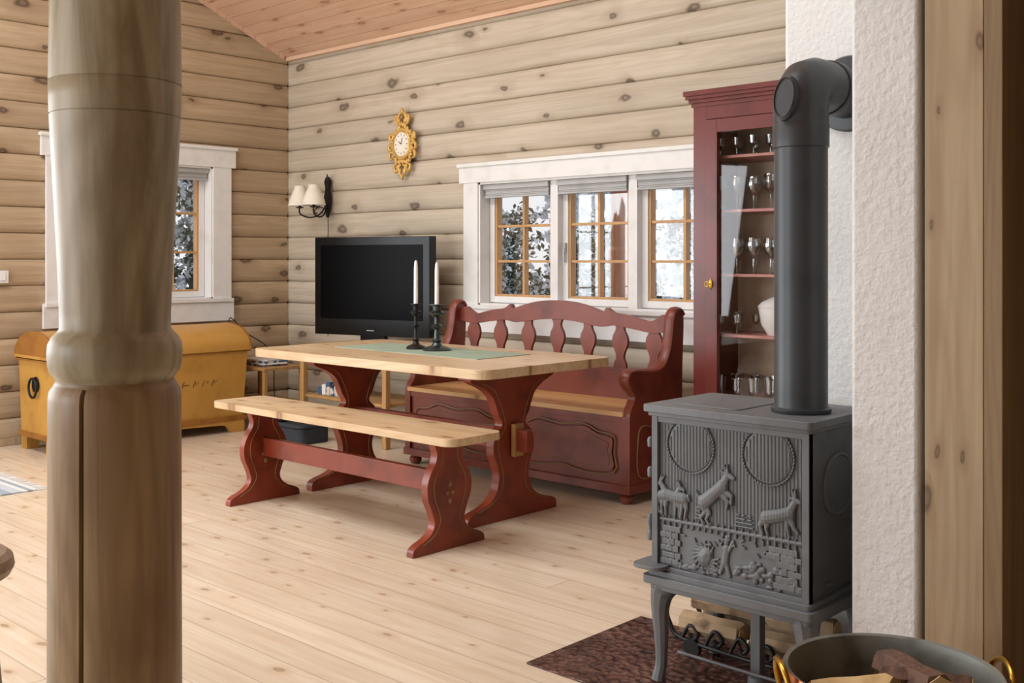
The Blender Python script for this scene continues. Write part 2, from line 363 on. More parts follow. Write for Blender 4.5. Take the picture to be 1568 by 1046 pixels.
def window(name,P3,a0,a1,z0,z1,ns,cas=.125,head=.115,bot=.165,cols=2,rows=3,shade=True):
    b=B(m_white,m_sash,m_glass,m_grey)
    def bx(A0,A1,D0,D1,Z0,Z1):
        p=P3(A0,D0); q=P3(A1,D1)
        b.box(min(p[0],q[0]),max(p[0],q[0]),min(p[1],q[1]),max(p[1],q[1]),Z0,Z1)
    t=.022
    bx(a0,a0+t,-.02,.17,z0,z1); bx(a1-t,a1,-.02,.17,z0,z1); bx(a0,a1,-.02,.17,z1-t,z1); bx(a0,a1,-.02,.17,z0,z0+t)
    bx(a0-cas,a0+.008,-.03,-.004,z0-.01,z1+.005); bx(a1-.008,a1+cas,-.03,-.004,z0-.01,z1+.005)
    bx(a0-cas-.035,a1+cas+.035,-.036,-.004,z1-.008,z1+head)
    bx(a0-cas-.045,a1+cas+.045,-.05,-.004,z1+head-.018,z1+head+.004)
    bx(a0-cas-.02,a1+cas+.02,-.034,-.004,z0-bot,z0+.008)
    bx(a0-cas-.01,a1+cas+.01,-.05,.0,z0-.012,z0+.012)
    w=(a1-a0-2*t)/ns
    for i in range(ns):
        s0=a0+t+i*w; s1=s0+w
        if i>0: bx(s0-.03,s0+.03,.02,.15,z0,z1)
        g0=s0+(.03 if i else .004); g1=s1-(.03 if i<ns-1 else .004); q0=z0+t+.004; q1=z1-t-.004
        o=.04
        bx(g0,g0+o,.07,.125,q0,q1); bx(g1-o,g1,.07,.125,q0,q1); bx(g0,g1,.071,.124,q0,q0+o); bx(g0,g1,.071,.124,q1-o,q1)
        b.mat(1); p=.014; e0,e1,f0,f1=g0+o,g1-o,q0+o,q1-o
        bx(e0,e0+p,.08,.13,f0,f1); bx(e1-p,e1,.08,.13,f0,f1); bx(e0,e1,.081,.129,f0,f0+p); bx(e0,e1,.081,.129,f1-p,f1)
        for c in range(1,cols):
            x=e0+(e1-e0)*c/cols; bx(x-.009,x+.009,.085,.125,f0,f1)
        for r in range(1,rows):
            z=f0+(f1-f0)*r/rows; bx(e0,e1,.087,.123,z-.008,z+.008)
        b.mat(2); bx(e0,e1,.108,.110,f0,f1); b.mat(0)
        hz=(z0+z1)/2-.03; ha=g1-.025 if i%2==0 else g0+.025
        b.mat(3); bx(ha-.008,ha+.008,.05,.075,hz-.03,hz+.03); bx(ha-.006,ha+.006,.045,.055,hz-.09,hz); b.mat(0)
        if shade:
            # pleated shade gathered under the head
            b.mat(3); bx(g0+.005,g1-.005,.0,.062,z1-t-.034,z1-t-.002)
            for k in range(4): bx(g0+.010+.001*k,g1-.010-.001*k,.012+.004*(k%2),.05-.004*(k%2),z1-t-.044-.010*k,z1-t-.035-.010*k)
            bx(g0+.008,g1-.008,.010,.052,z1-t-.088,z1-t-.076); b.mat(0)
    return b.obj(name)
PB=lambda a,d:(a,YB+d); PL=lambda a,d:(XL-d,a)
window('window_1',PB,*W1,3)
window('window_2',PL,*W2,2,cas=.145,head=.14,bot=.155)
window('window_3',PL,*W3,4)
window('window_4',lambda a,d:(a,YF-d),-6.2,-3.4,.3,2.2,3,shade=False)
window('window_5',lambda a,d:(a,YF-d),-2.6,1.6,.3,2.2,4,shade=False)

# ------------------------------------------------------------------ chimney + partition
b=B(m_plaster)
b.box(-1.63,-1.055,2.95,3.5,0,ceilz(3.5)-.01)
b.box(-1.23,-1.057,2.56,2.96,0,ceilz(2.96)-.01)
b.obj('chimney',bevel=.012,seg=3)
b=B(m_panel,m_logP,m_trimd)
b.box(-1.045,-.908,2.565,2.76,0,ceilz(2.76)-.02)
b.mat(2); b.box(-.903,-.862,2.555,2.76,0,ceilz(2.76)-.02)
b.mat(1); logwall(b,'X',-.862,XR-.01,2.70,-1,.06,0,ceilz(2.8)-.02,[],dep=.075)
b.obj('wall_partition',bevel=.006,ang=50)

# ------------------------------------------------------------------ post
b=B(m_post,m_postl)
px,py=-1.948,.984
pr=[(0,.1215),(.3,.121),(.6,.120),(.9,.1195),(.94,.1195),(.955,.117),(.966,.110),(.974,.1055),(.982,.110),(.990,.1165),(1.003,.120),(1.025,.1215),(1.042,.120),(1.055,.114),(1.063,.106),(1.071,.100),
    (1.1,.100),(1.2,.104),(1.3,.109),(1.4,.1145),(1.46,.1175),(1.4695,.1180),(1.4700,.1165),(1.4715,.1165),(1.472,.1182),(1.5,.119),(1.531,.1195),(1.532,.118),(1.5335,.118),(1.534,.1195),(1.65,.118),(1.8,.116),(2.2,.116),(ceilz(py)-.06,.116)]
n=240; vs=[];fs=[]
ca=math.radians(-56)
for i,(z,r) in enumerate(pr):
    for k in range(n):
        a=2*pi*k/n; rr=r
        da=abs((a-ca-.006*sin(z*7)+pi)%(2*pi)-pi)
        if z<.965 and da<.03: rr-=.03*(1-da/.031)
        rr*=1+.006*sin(3*a+z*2)
        vs.append((px+rr*cos(a),py+rr*sin(a),z))
for i in range(len(pr)-1):
    for k in range(n): fs.append((i*n+k,i*n+(k+1)%n,(i+1)*n+(k+1)%n,(i+1)*n+k))
fs+=[tuple(range(n-1,-1,-1)),tuple(range((len(pr)-1)*n,len(pr)*n))]
b.add(vs,fs); 
for i in range(7*n): b.m[i]=1
b.obj('turned_wooden_post',ang=60)

# ------------------------------------------------------------------ trestle shapes
def sym(prof,cy,n=4):
    p=cat([(w,z) for z,w in prof],n)
    return [(cy+w,z) for w,z in p]+[(cy-w,z) for w,z in reversed(p)]
def rrect(x0,x1,y0,y1,r,n=5):
    out=[]
    for cx,cy,a0 in ((x1-r,y1-r,0),(x0+r,y1-r,90),(x0+r,y0+r,180),(x1-r,y0+r,270)):
        for i in range(n+1):
            a=math.radians(a0+90*i/n); out.append((cx+r*cos(a),cy+r*sin(a)))
    return out
TZ=.735
b=B(m_top,m_red,m_line,m_small)
b.prism(rrect(-4.90,-3.18,3.22,4.12,.07),'Z',TZ-.042,TZ)
cy=3.68
tp=[(0,.30),(.035,.30),(.055,.275),(.075,.20),(.10,.15),(.14,.115),(.20,.10),(.26,.115),(.31,.135),(.36,.135),(.405,.115),(.43,.085),(.455,.082),(.49,.105),(.54,.125),(.58,.15),(.615,.20),(.64,.26),(.655,.285),(.693,.285)]
for x in (-4.60,-3.45):
    b.mat(1); b.prism(sym(tp,cy),'X',x-.024,x+.024)
    b.box(x-.04,x+.04,cy-.30,cy+.30,.66,.694)
    b.mat(2)
    for sx in (1,-1):
        for sy in (1,-1):
            ln=cat([(x+sx*.025,cy+sy*w,z) for z,w in ((.06,.235),(.085,.155),(.13,.09),(.20,.074),(.27,.09),(.33,.108),(.38,.10),(.425,.064),(.47,.066),(.54,.095),(.60,.13),(.63,.18),(.64,.22))],4)
            b.sweep(ln,.0028,5)
b.mat(1); b.box(-4.66,-3.33,cy-.018,cy+.018,.315,.415)
b.mat(3)
for x in (-4.60-.045,-3.45+.045): b.box(x-.012,x+.012,cy-.03,cy+.03,.29,.44)
b.obj('dining_table',bevel=.005)

b=B(m_top,m_red,m_line)
b.prism(rrect(-4.83,-3.08,2.94,3.25,.05),'Z',.458,.49)
lp=[(0,.205),(.028,.20),(.045,.175),(.06,.135),(.085,.10),(.12,.085),(.17,.10),(.22,.122),(.28,.125),(.33,.105),(.365,.08),(.40,.072),(.43,.082),(.459,.09)]
for x in (-4.60,-3.27):
    b.mat(1); b.prism(sym(lp,3.1),'X',x-.02,x+.02)
    b.mat(2)
    for sx in (1,-1):
        for sy in (1,-1):
            b.sweep(cat([(x+sx*.021,3.1+sy*w,z) for z,w in ((.04,.15),(.07,.09),(.12,.055),(.17,.065),(.22,.085),(.28,.09),(.33,.07),(.37,.045),(.42,.04))],4),.0025,5)
        for z in (.20,.27): b.ball((x+sx*.021,3.1,z),(.004,.012,.012),8)
        b.ball((x+sx*.021,3.085,.235),(.004,.009,.009),8); b.ball((x+sx*.021,3.115,.235),(.004,.009,.009),8)
b.mat(1); b.box(-4.6,-3.27,3.085,3.115,.225,.315)
b.obj('trestle_bench',bevel=.004)

# storage settle bench
b=B(m_red2,m_seat,m_line)
X0,X1=-4.82,-3.17
F,K=4.23,4.66
b.box(X0+.03,X1-.03,F+.015,F+.035,.06,.43)
b.box(X0+.03,X1-.03,K-.03,K-.01,.06,.60)
b.box(X0-.005,X1+.005,F-.008,K,.055,.095); b.box(X0+.02,X1-.02,F+.004,F+.02,.40,.432)
b.mat(1); b.box(X0+.035,X1-.035,F-.012,K-.03,.432,.456)
b.mat(0)
end=cat([(F,.08),(F,.20),(F,.38),(F+.005,.455),(F+.035,.50),(F+.04,.535),(F+.01,.565),(F-.02,.60),(F-.012,.635),(F+.03,.65),(F+.12,.64),(F+.22,.635),(F+.29,.66),(F+.335,.73),(F+.36,.82),(F+.37,.90),(F+.39,.935),(F+.43,.94),(F+.46,.92),(F+.46,.80),(F+.45,.60),(F+.45,.30),(F+.45,.08)],3)
for x in (X0,X1-.045):
    b.prism(end,'X',x,x+.045)
    rail=cat([(x+.0225,F+.01,.57),(x+.0225,F-.015,.605),(x+.0225,F-.005,.64),(x+.0225,F+.04,.652),(x+.0225,F+.13,.645),(x+.0225,F+.23,.642),(x+.0225,F+.295,.67),(x+.0225,F+.338,.74),(x+.0225,F+.36,.83),(x+.0225,F+.372,.905),(x+.0225,F+.40,.94),(x+.0225,F+.44,.94),(x+.0225,F+.462,.915)],4)
    b.sweep(rail,.032,10,sq=.5)
b.mat(2)
for x in (X1+.002,X0-.002):
    b.sweep(cat([(x,F+.07,.14),(x,F+.07,.34),(x,F+.12,.38),(x,F+.22,.36),(x,F+.33,.38),(x,F+.38,.34),(x,F+.38,.14),(x,F+.22,.12)],4,True),.004,5,cyc=True)
b.mat(0)
for x in (X0+.05,X1-.05):
    for y in (F+.04,K-.06): b.lathe([(.0,.0),(.024,.0),(.036,.018),(.036,.035),(.022,.052),(.03,.06)],(x,y,0),16)
L=X1-X0-.09; xs=X0+.045
top=[(0,.90),(.03,.925),(.06,.90),(.09,.885),(.14,.90),(.19,.915),(.24,.925),(.27,.95),(.285,.925),(.33,.945),(.41,.972),(.5,.98),(.59,.972),(.67,.945),(.715,.925),(.73,.95),(.76,.925),(.81,.915),(.86,.90),(.91,.885),(.94,.90),(.97,.925),(1,.90)]
top=cat([(xs+L*t,z-.01) for t,z in top],4)
bot=cat([(xs+L*t,z-.02) for t,z in ((0,.85),(.07,.835),(.15,.85),(.24,.865),(.30,.855),(.40,.875),(.5,.885),(.6,.875),(.70,.855),(.76,.865),(.85,.85),(.93,.835),(1,.85))],4)
b.prism(top+bot[::-1],'Y',K-.02,K+.012)
b.box(xs,xs+L,K-.025,K+.01,.565,.62)
sp=[(.61,.040),(.64,.040),(.67,.026),(.70,.030),(.73,.045),(.76,.052),(.79,.047),(.82,.030),(.845,.028),(.87,.042)]
for i in range(7):
    cx=xs+L*(i+.5)/7
    p=cat([(w,z) for z,w in sp],4)
    b.prism([(cx+w,z) for w,z in p]+[(cx-w,z) for w,z in reversed(p)],'Y',K-.014,K+.004)
for c0,c1 in ((X0+.10,(X0+X1)/2-.04),((X0+X1)/2+.04,X1-.10)):
    w=c1-c0
    def scal(in_):
        return cat([(c0+in_,.15+in_),(c0+w*.3,.135+in_),(c0+w*.5,.155+in_),(c0+w*.7,.135+in_),(c1-in_,.15+in_),(c1-in_*1.2,.25),(c1-in_,.33-in_),(c1-w*.15,.345-in_),(c0+w*.72,.375-in_),(c0+w*.5,.36-in_),(c0+w*.28,.375-in_),(c0+w*.15,.345-in_),(c0+in_,.33-in_),(c0+in_*1.2,.25)],3,True)
    b.mat(0); b.prism(scal(.012),'Y',F+.002,F+.02)
    b.mat(2); b.sweep([(x,F+.006,z) for x,z in scal(0)],.0045,5,cyc=True)
    b.sweep([(x,F+.001,z) for x,z in scal(.035)],.002,5,cyc=True)
b.obj('storage_settle_bench',bevel=.004)

# ------------------------------------------------------------------ tabletop items
b=B(m_runner,m_white); b.box(-4.62,-3.55,3.56,3.93,TZ,TZ+.003)
b.obj('table_runner')
def candlestick(name,x,y,mat,h,tall,fat):
    b=B(mat,m_candle,m_black); z=TZ+.003
    s=fat
    pr=[(.0,0),(.05*s,0),(.052*s,.006),(.045*s,.014),(.02*s,.025),(.013*s,.04),(.018*s,.05),(.011*s,.06),(.009*s,h*.45),(.018*s,h*.5),(.020*s,h*.53),(.010*s,h*.58),(.010*s,h*.72),(.026*s,h*.78),(.028*s,h*.82),(.015*s,h*.86),(.016*s,h*.96),(.03*s,h*.985),(.03*s,h)]
    b.lathe(pr,(x,y,z),20)
    b.mat(1); b.lathe([(.0,h-.002),(.0115,h-.002),(.0105,h+tall*.8),(.008,h+tall*.96),(.003,h+tall),(0,h+tall)],(x,y,z),12)
    b.mat(2); b.sweep([(x,y,z+h+tall-.004),(x+.001,y,z+h+tall+.012)],.001,5)
    b.obj(name)
candlestick('candlestick',-4.195,3.757,m_black,.235,.225,1.0)
candlestick('candlestick',-4.05,3.77,m_pewter,.235,.215,1.45)

# ------------------------------------------------------------------ TV group
b=B(m_small)
b.box(-6.15,-5.22,4.42,4.9,.595,.62)
for x in (-6.12,-5.25):
    for y in (4.45,4.87): b.box(x-.02,x+.02,y-.02,y+.02,0,.6)
b.box(-6.12,-5.25,4.45,4.87,.26,.28); b.box(-6.12,-5.25,4.44,4.46,.55,.595)
b.obj('tv_table',bevel=.004)
cxy=Vector((-5.645,4.67)); ang=math.atan2(.235,.97)
R=Matrix.Translation((cxy.x,cxy.y,0))@Matrix.Rotation(ang,4,'Z')
b=B(m_blackgl,m_screen,m_silver); b.T=R
w=.475
b.box(-w,w,-.03,.05,.69,1.355); b.box(-w*.75,w*.75,.05,.09,.78,1.25)
b.mat(1); b.box(-w+.05,w-.05,-.032,-.02,.80,1.30)
b.mat(0); b.box(-.10,.10,-.01,.03,.64,.70)
b.mat(2); b.lathe([(0,.62),(.22,.62),(.21,.632),(.06,.645),(0,.645)],(0,0.0,0),32,sy=.55)
b.box(-.03,.03,-.0335,-.03,.722,.729)
b.obj('television',bevel=.006)
b=B(m_small)
b.box(-6.98,-6.42,4.33,4.68,.42,.44)
for x in (-6.96,-6.44):
    for y in (4.35,4.66): b.box(x-.014,x+.014,y-.014,y+.014,0,.43)
for y in (4.35,4.66): b.sweep([(-6.96,y,.17),(-6.44,y,.17)],.009,8)
b.box(-6.96,-6.44,4.35,4.66,.18,.19)
b.obj('side_table',bevel=.003)
b=B(m_books,m_porc)
for i,(dx,a) in enumerate(((0,.1),(.02,-.15),(.01,.05),(-.01,.2))):
    b.mat(i%2); b.T=Matrix.Translation((-6.66+dx,4.50,.44+i*.012))@Matrix.Rotation(a,4,'Z'); b.box(-.13,.13,-.10,.10,0,.0115)
b.T=None; b.obj('magazine_stack',bevel=.001,seg=1)
b=B(m_books,m_porc)
for i in range(7):
    b.mat(i%2 if i!=3 else 0); x=-6.03+i*.045; b.box(x,x+.04,4.50,4.68,.281,.281+.05+.02*(i%3))
b.obj('book_row',bevel=.002,seg=1)
b=B(m_basket)
bo=rrect(-6.15,-5.75,4.15,4.4,.05); bi=rrect(-6.135,-5.765,4.165,4.385,.04)
b.prism(bo,'Z',0,.10); b.sweep([(p[0],p[1],.115) for p in rrect(-6.14,-5.76,4.16,4.39,.045)],.016,8,cyc=True)
b.obj('storage_basket',bevel=.006)

# ------------------------------------------------------------------ chest
b=B(m_yel,m_yeld,m_black)
Y0,Y1=2.90,4.25; f0,f1=-6.56,-6.50; k0,k1=-7.0,-7.04
b.prism([(f0,.10),(f1,.575),(k1,.575),(k0,.10)],'Y',Y0,Y1)
cxm=(f1+k1)/2; hw=(f1-k1)/2+.02
dome=[(cxm+hw*cos(a),.60+.15*sin(a)) for a in [pi*i/16 for i in range(17)]]
b.prism([(cxm+hw,.575)]+dome+[(cxm-hw,.575)],'Y',Y0-.02,Y1+.02)
b.mat(1)
b.box(k1-.005,f1+.012,Y0-.02,Y1+.02,.565,.582); b.box(k0-.01,f0+.02,Y0-.015,Y1+.015,.085,.115)
for y in (Y0-.021,Y1+.005):
    b.prism([(p[0],p[1]) for p in [(cxm+(hw+.004)*cos(a),.60+.154*sin(a)) for a in [pi*i/16 for i in range(17)]]],'Y',y,y+.016)
b.mat(0)
b.prism(cat([(Y0,.10),(Y0,.0),(Y0+.10,.0),(Y0+.14,.05),(Y0+.25,.06),(Y0+.6,.07),(Y1-.6,.07),(Y1-.25,.06),(Y1-.14,.05),(Y1-.10,0),(Y1,0),(Y1,.10)],2),'X',f0-.01,f0+.014)
for x0,x1 in ((k0,k0+.08),(f0-.08,f0)):
    for y in (Y0,Y1-.08): b.box(x0,x1,y,y+.08,0,.10)
b.mat(2)
hc=(-6.78,Y0-.012,.42)
b.lathe([(0,0),(.05,0),(.05,.006),(0,.006)],(-6.78,Y0-.008,.42),16,ax='Y')
b.sweep([(hc[0]+.055*cos(a),hc[1]-.012,hc[2]-.02+.06*sin(a)) for a in [2*pi*i/20 for i in range(20)]],.008,8,cyc=True)
b.box(f1-.002,f1+.006,3.53,3.60,.44,.54); b.box(f1+.01,f1+.022,3.54,3.59,.53,.66)
for (sy,sz,k) in ((3.78,.36,0),(3.86,.36,1),(3.93,.36,2),(4.0,.36,1),(3.7,.44,2)):
    b.sweep(cat([(f0+.033,sy-.02,sz-.02),(f0+.035,sy,sz+.03),(f0+.033,sy+.02*(k-1),sz),(f0+.034,sy+.03,sz+.02*k)],3),.0022,4)
b.obj('dome_lid_chest',bevel=.004)
b=B(m_black); b.sweep(cat([(-6.80,4.285,.70),(-6.84,4.33,.78),(-6.9,4.5,.66),(-6.95,4.75,.5),(-6.98,4.8,.2),(-6.98,4.82,.005)],5),.004,6); b.obj('lid_cord')

# ------------------------------------------------------------------ display cabinet
b=B(m_cab,m_cabin,m_shelf,m_glassc,m_brass)
c0,c1,cf,cb=-3.045,-2.43,4.60,4.99
b.box(c0,c0+.025,cf,cb,0,1.99); b.box(c1-.025,c1,cf,cb,.0,1.99)
b.box(c0,c1,cf+.002,cb,1.94,1.985)
b.box(c0+.01,c1-.01,cf+.01,cb,.08,.50)
b.box(c0-.012,c1+.012,cf-.012,cb,0,.10)
b.mat(1); b.box(c0+.02,c1-.02,cb-.015,cb-.002,.5,1.95)
b.box(c1-.030,c1-.024,cf+.03,cb-.01,.5,1.94)
b.mat(0)
b.box(c0-.001,c0+.075,cf-.004,cf+.022,.08,1.97); b.box(c1-.075,c1+.001,cf-.004,cf+.022,.08,1.97)
b.box(c0+.07,c1-.07,cf-.003,cf+.02,1.90,1.97); b.box(c0+.07,c1-.07,cf-.003,cf+.02,.10,.16)
d0,d1=c0+.08,c1-.08
for x0,x1 in ((d0,d0+.062),(d1-.062,d1)):
    b.box(x0,x1,cf-.020,cf+.012,.17,1.895)
for z0,z1 in ((1.835,1.895),(.44,.52),(.17,.23)):
    b.box(d0+.01,d1-.01,cf-.0185,cf+.012,z0,z1)
b.box(d0+.08,d1-.08,cf-.012,cf+.01,.25,.42); b.box(d0+.04,d1-.04,cf-.002,cf+.008,.2,.46)
for x0,x1 in ((d0+.060,d0+.070),(d1-.070,d1-.060)): b.box(x0,x1,cf-.026,cf,.515,1.84)
for z0,z1 in ((.515,.525),(1.83,1.84)): b.box(d0+.06,d1-.06,cf-.0255,cf,z0,z1)
for i,(o,za,zb) in enumerate(((.010,1.965,1.985),(.02,1.985,2.003),(.032,2.003,2.02),(.04,2.02,2.045))):
    b.box(c0-o,c1+o,cf-o,cb,za,zb)
b.mat(2)
for z in (1.72,1.45,1.13,.83,.52): b.box(c0+.025,c1-.032,cf+.06,cb-.015,z-.014,z)
b.mat(3); b.box(d0+.06,d1-.06,cf-.006,cf-.003,.52,1.835)
b.mat(4); b.ball((d0+.03,cf-.022,1.08),(.013,.004,.028),12); b.sweep([(d0+.03,cf-.022,1.08),(d0+.03,cf-.05,1.08)],.003,6)
b.sweep([(d0+.03+.012*cos(a),cf-.055,1.08+.012*sin(a)) for a in [2*pi*i/12 for i in range(12)]],.003,5,cyc=True)
b.obj('glass_display_cabinet',bevel=.003)
b=B(m_glassw)
wine=[(.0,.0),(.032,.0),(.030,.003),(.006,.006),(.004,.012),(.004,.075),(.012,.085),(.032,.11),(.037,.135),(.034,.165),(.031,.175),(.030,.175),(.033,.135),(.028,.11),(.0,.088)]
tum=[(0,0),(.026,0),(.034,.10),(.032,.10),(.025,.006),(0,.006)]
small=[(0,0),(.024,0),(.022,.003),(.004,.006),(.004,.04),(.022,.06),(.026,.10),(.0245,.10),(.02,.06),(0,.047)]
for z,pf in ((1.72,small),(1.45,wine),(1.13,wine),(.83,small),(.52,tum)):
    for r in range(3):
        for i in range(5):
            if random.random()<.12: continue
            x=c0+.09+i*.095+(r%2)*.04; y=cf+.10+r*.095
            if z==.83 and x>-2.83: continue
            sc_=random.uniform(.88,1.05)
            b.lathe([(a*sc_,q*sc_) for a,q in pf],(x,y,z),14)
b.obj('glassware')
b=B(m_porc)
b.lathe([(0,0),(.07,0),(.075,.01),(.10,.05),(.112,.12),(.115,.14),(.108,.14),(.10,.06),(0,.02)],(-2.66,cf+.19,.83),28); b.lathe([(.118,.138),(.10,.16),(.05,.185),(.012,.195),(.012,.205),(.02,.215),(0,.225)],(-2.66,cf+.19,.83),28)
b.obj('porcelain_tureen')

# ------------------------------------------------------------------ clock
b=B(m_gold,m_face,m_black)
cx,cz,yy=-5.735,2.01,YB-.035
b.lathe([(0,-.0),(.094,-.0),(.094,-.014),(.086,-.022),(.078,-.022),(.074,-.014)],(cx,yy,cz),40,ax='Y',sy=1.22)
for i in range(40):
    a=2*pi*i/40; r=.104+.010*sin(a*5)
    b.ball((cx+r*cos(a),yy-.006,cz+1.25*r*sin(a)),(.012,.012,.024),8,Matrix.Rotation(-a+ (.6 if i%2 else -.6)+pi/2,3,'Y'))
for sx in (1,-1):
    for pts in ([(.02,.125),(.06,.15),(.075,.19),(.05,.20),(.04,.18)],[(.0,.235),(.03,.21),(.045,.17),(.02,.14)],[(.09,.06),(.125,.075),(.13,.04),(.108,.03)],[(.09,-.06),(.125,-.05),(.132,-.09),(.105,-.10)],[(.05,-.13),(.085,-.15),(.07,-.19),(.045,-.17)],[(.0,-.23),(.028,-.20),(.035,-.16),(.01,-.14)],[(.10,0),(.135,.0),(.14,-.03),(.115,-.035)]):
        p=cat([(cx+sx*x,yy-.008,cz+z) for x,z in pts],5); Ln=len(p)
        b.sweep(p,[.006+.006*sin(pi*i/(Ln-1)) for i in range(Ln)],7)
    for x,z in ((.03,.165),(.055,.175),(.0,.19),(.045,-.155),(.02,-.185)): b.ball((cx+sx*x,yy-.008,cz+z),(.013,.012,.018),8)
b.ball((cx,yy-.01,cz+.235),(.016,.012,.024),8); b.ball((cx,yy-.01,cz-.232),(.012,.012,.02),8)
b.box(cx-.03,cx+.03,yy,YB-.01,cz-.15,cz+.15)
b.mat(1); b.lathe([(0,-.016),(.075,-.016),(.075,-.005),(0,-.005)],(cx,yy,cz),32,ax='Y',sy=1.12)
b.mat(2)
for i in range(12):
    a=2*pi*i/12; b.ball((cx+.060*cos(a),yy-.017,cz+.067*sin(a)),(.0035,.001,.007),6,Matrix.Rotation(-a+pi/2,3,'Y'))
b.sweep([(cx,yy-.019,cz),(cx-.03,yy-.019,cz+.022)],.0022,5); b.sweep([(cx,yy-.019,cz),(cx+.012,yy-.019,cz+.045)],.0018,5)
b.obj('ornate_wall_clock',ang=60)

# ------------------------------------------------------------------ sconce
b=B(m_black,m_shade)
sx0,sy0=-6.60,YB-.03
b.prism(cat([(sx0-.0,1.83),(sx0+.03,1.79),(sx0+.018,1.74),(sx0+.035,1.66),(sx0+.02,1.57),(sx0,1.52),(sx0-.02,1.57),(sx0-.035,1.66),(sx0-.018,1.74),(sx0-.03,1.79)],3,True),'Y',sy0-.012,sy0+.01)
b.sweep(cat([(sx0,sy0,1.80),(sx0+.03,sy0-.03,1.84),(sx0+.05,sy0-.04,1.80),(sx0+.03,sy0-.04,1.78)],4),.005,6)
for s,dy in ((-1,-.17),(1,-.19)):
    ex=sx0+s*.10-.02; ey=sy0+dy
    b.mat(0)
    b.sweep(cat([(sx0,sy0-.01,1.62),(sx0+s*.03,sy0-.06,1.54),(sx0+s*.07-.01,sy0+dy*.7,1.52),(ex,ey,1.55),(ex,ey,1.60)],6),.006,8)
    b.sweep(cat([(sx0,sy0-.01,1.58),(sx0+s*.05,sy0-.05,1.60),(sx0+s*.05,sy0-.09,1.56),(sx0+s*.03,sy0-.07,1.55)],5),.004,6)
    b.lathe([(0,1.585),(.028,1.59),(.03,1.597),(.012,1.60),(.012,1.63),(0,1.63)],(ex,ey,0),14)
    b.mat(1); n=28
    b.lathe([(.088,1.605),(.08,1.64),(.062,1.69),(.042,1.735),(.038,1.755),(.036,1.755),(.040,1.735),(.060,1.69),(.078,1.64),(.086,1.605),(.088,1.605)],(ex,ey,0),n,caps=(0,0))
b.mat(0); b.sweep(cat([(sx0,sy0-.0,1.53),(sx0+.01,sy0-.004,1.42),(sx0,sy0-.002,1.3),(sx0+.005,sy0,1.0),(sx0,sy0,.62)],4),.003,5)
b.obj('twin_wall_sconce')
b=B(m_white); b.box(XL-.002,XL+.03,2.79,2.87,1.05,1.13); b.box(XL+.03,XL+.036,2.81,2.85,1.065,1.115); b.obj('light_switch',bevel=.003)

b=B(m_rug,m_white); b.box(-6.35,-5.64,.6,2.43,0.0,.008)
b.mat(1)
for i in range(36):
    x=-6.34+i*.02; b.sweep([(x,2.42,.004),(x+random.uniform(-.01,.01),2.48,.003)],.003,5)
b.obj('rag_rug')
b=B(m_stool)
sx_,sy_=-2.96,1.01
b.lathe([(0,.375),(.15,.375),(.175,.385),(.185,.405),(.18,.43),(.165,.442),(0,.445)],(sx_,sy_,0),36)
for a in (45,135,225,315):
    a=math.radians(a); p=[(sx_+r*cos(a),sy_+r*sin(a),z) for r,z in ((.11,.38),(.13,.25),(.15,.10),(.16,0))]; b.sweep(p,[.02,.022,.018,.014],12)
b.sweep([(sx_+.138*cos(a),sy_+.138*sin(a),.18) for a in [2*pi*i/24 for i in range(24)]],.009,8,cyc=True)
b.obj('round_wooden_stool')

# ------------------------------------------------------------------ wood stove
stove=empty('cast_iron_wood_stove'); 
sx0,sx1,sf,sb=-1.800,-1.325,2.525,2.83
b=B(m_iron)
b.box(sx0,sx1,sf,sb,.315,.755)
for x in (sx0-.006,sx1-.014): b.box(x,x+.02,sf-.012,sf+.01,.315,.757)
b.box(sx0,sx1,sf-.010,sf+.01,.735,.757); b.box(sx0,sx1,sf-.010,sf+.01,.313,.330)
b.box(sx1-.005,sx1+.006,sf-.011,sf+.012,.315,.757); b.box(sx1-.005,sx1+.006,sb-.012,sb+.004,.315,.757)
b.box(sx0-.006,sx0+.005,sb-.012,sb+.004,.315,.757)
b.prism(rrect(sx0-.016,sx1+.016,sf-.022,sb+.016,.012,3),'Z',.752,.764)
b.prism(rrect(sx0-.026,sx1+.026,sf-.034,sb+.026,.016,3),'Z',.764,.784)
b.prism(rrect(sx0+.03,-1.55,sf+.03,sb-.04,.02,3),'Z',.783,.787)
b.prism(rrect(sx0-.014,sx1+.014,sf-.022,sb+.014,.01,3),'Z',.302,.318)
b.prism(rrect(sx0-.026,sx1+.026,sf-.034,sb+.026,.014,3),'Z',.280,.303)
b.prism(rrect(sx0-.012,sx1+.012,sf-.018,sb+.012,.014,3),'Z',.262,.282)
b.lathe([(0,-.002),(.085,-.002),(.085,.006),(.078,.009),(.074,.006),(0,.006)],(sx1+.0,2.68,.60),32,ax='X')
for X,sg in ((sx0+.012,-1),(sx1-.012,1)):
    for Y,s2 in ((sf+.01,-1),(sb-.01,1)):
        pth=cat([(X-sg*.012,Y-s2*.012,.275),(X-sg*.002,Y-s2*.002,.245),(X+sg*.002,Y+s2*.002,.20),(X+sg*.0,Y+s2*.0,.12),(X+sg*.0,Y+s2*.0,.05),(X+sg*.005,Y+s2*.005,.012),(X+sg*.006,Y+s2*.006,0)],4)
        rr=cat([(.044,),(.034,),(.026,),(.020,),(.017,),(.019,),(.021,)],4)
        b.sweep(pth,[q[0] for q in rr],10)
b.prism(rrect(sx0-.05,sx0+.05,sf-.06,sf+.06,.03,4),'Z',.325,.335)
for z in (.66,.575,.44,.395):
    b.lathe([(0,0),(.008,0),(.009,.02),(.006,.028),(0,.03)],(sx0-.016,sf-.004,z),12)
b.sweep([(sx0-.016,sf-.004,.40),(sx0-.016,sf-.004,.47)],.006,8)
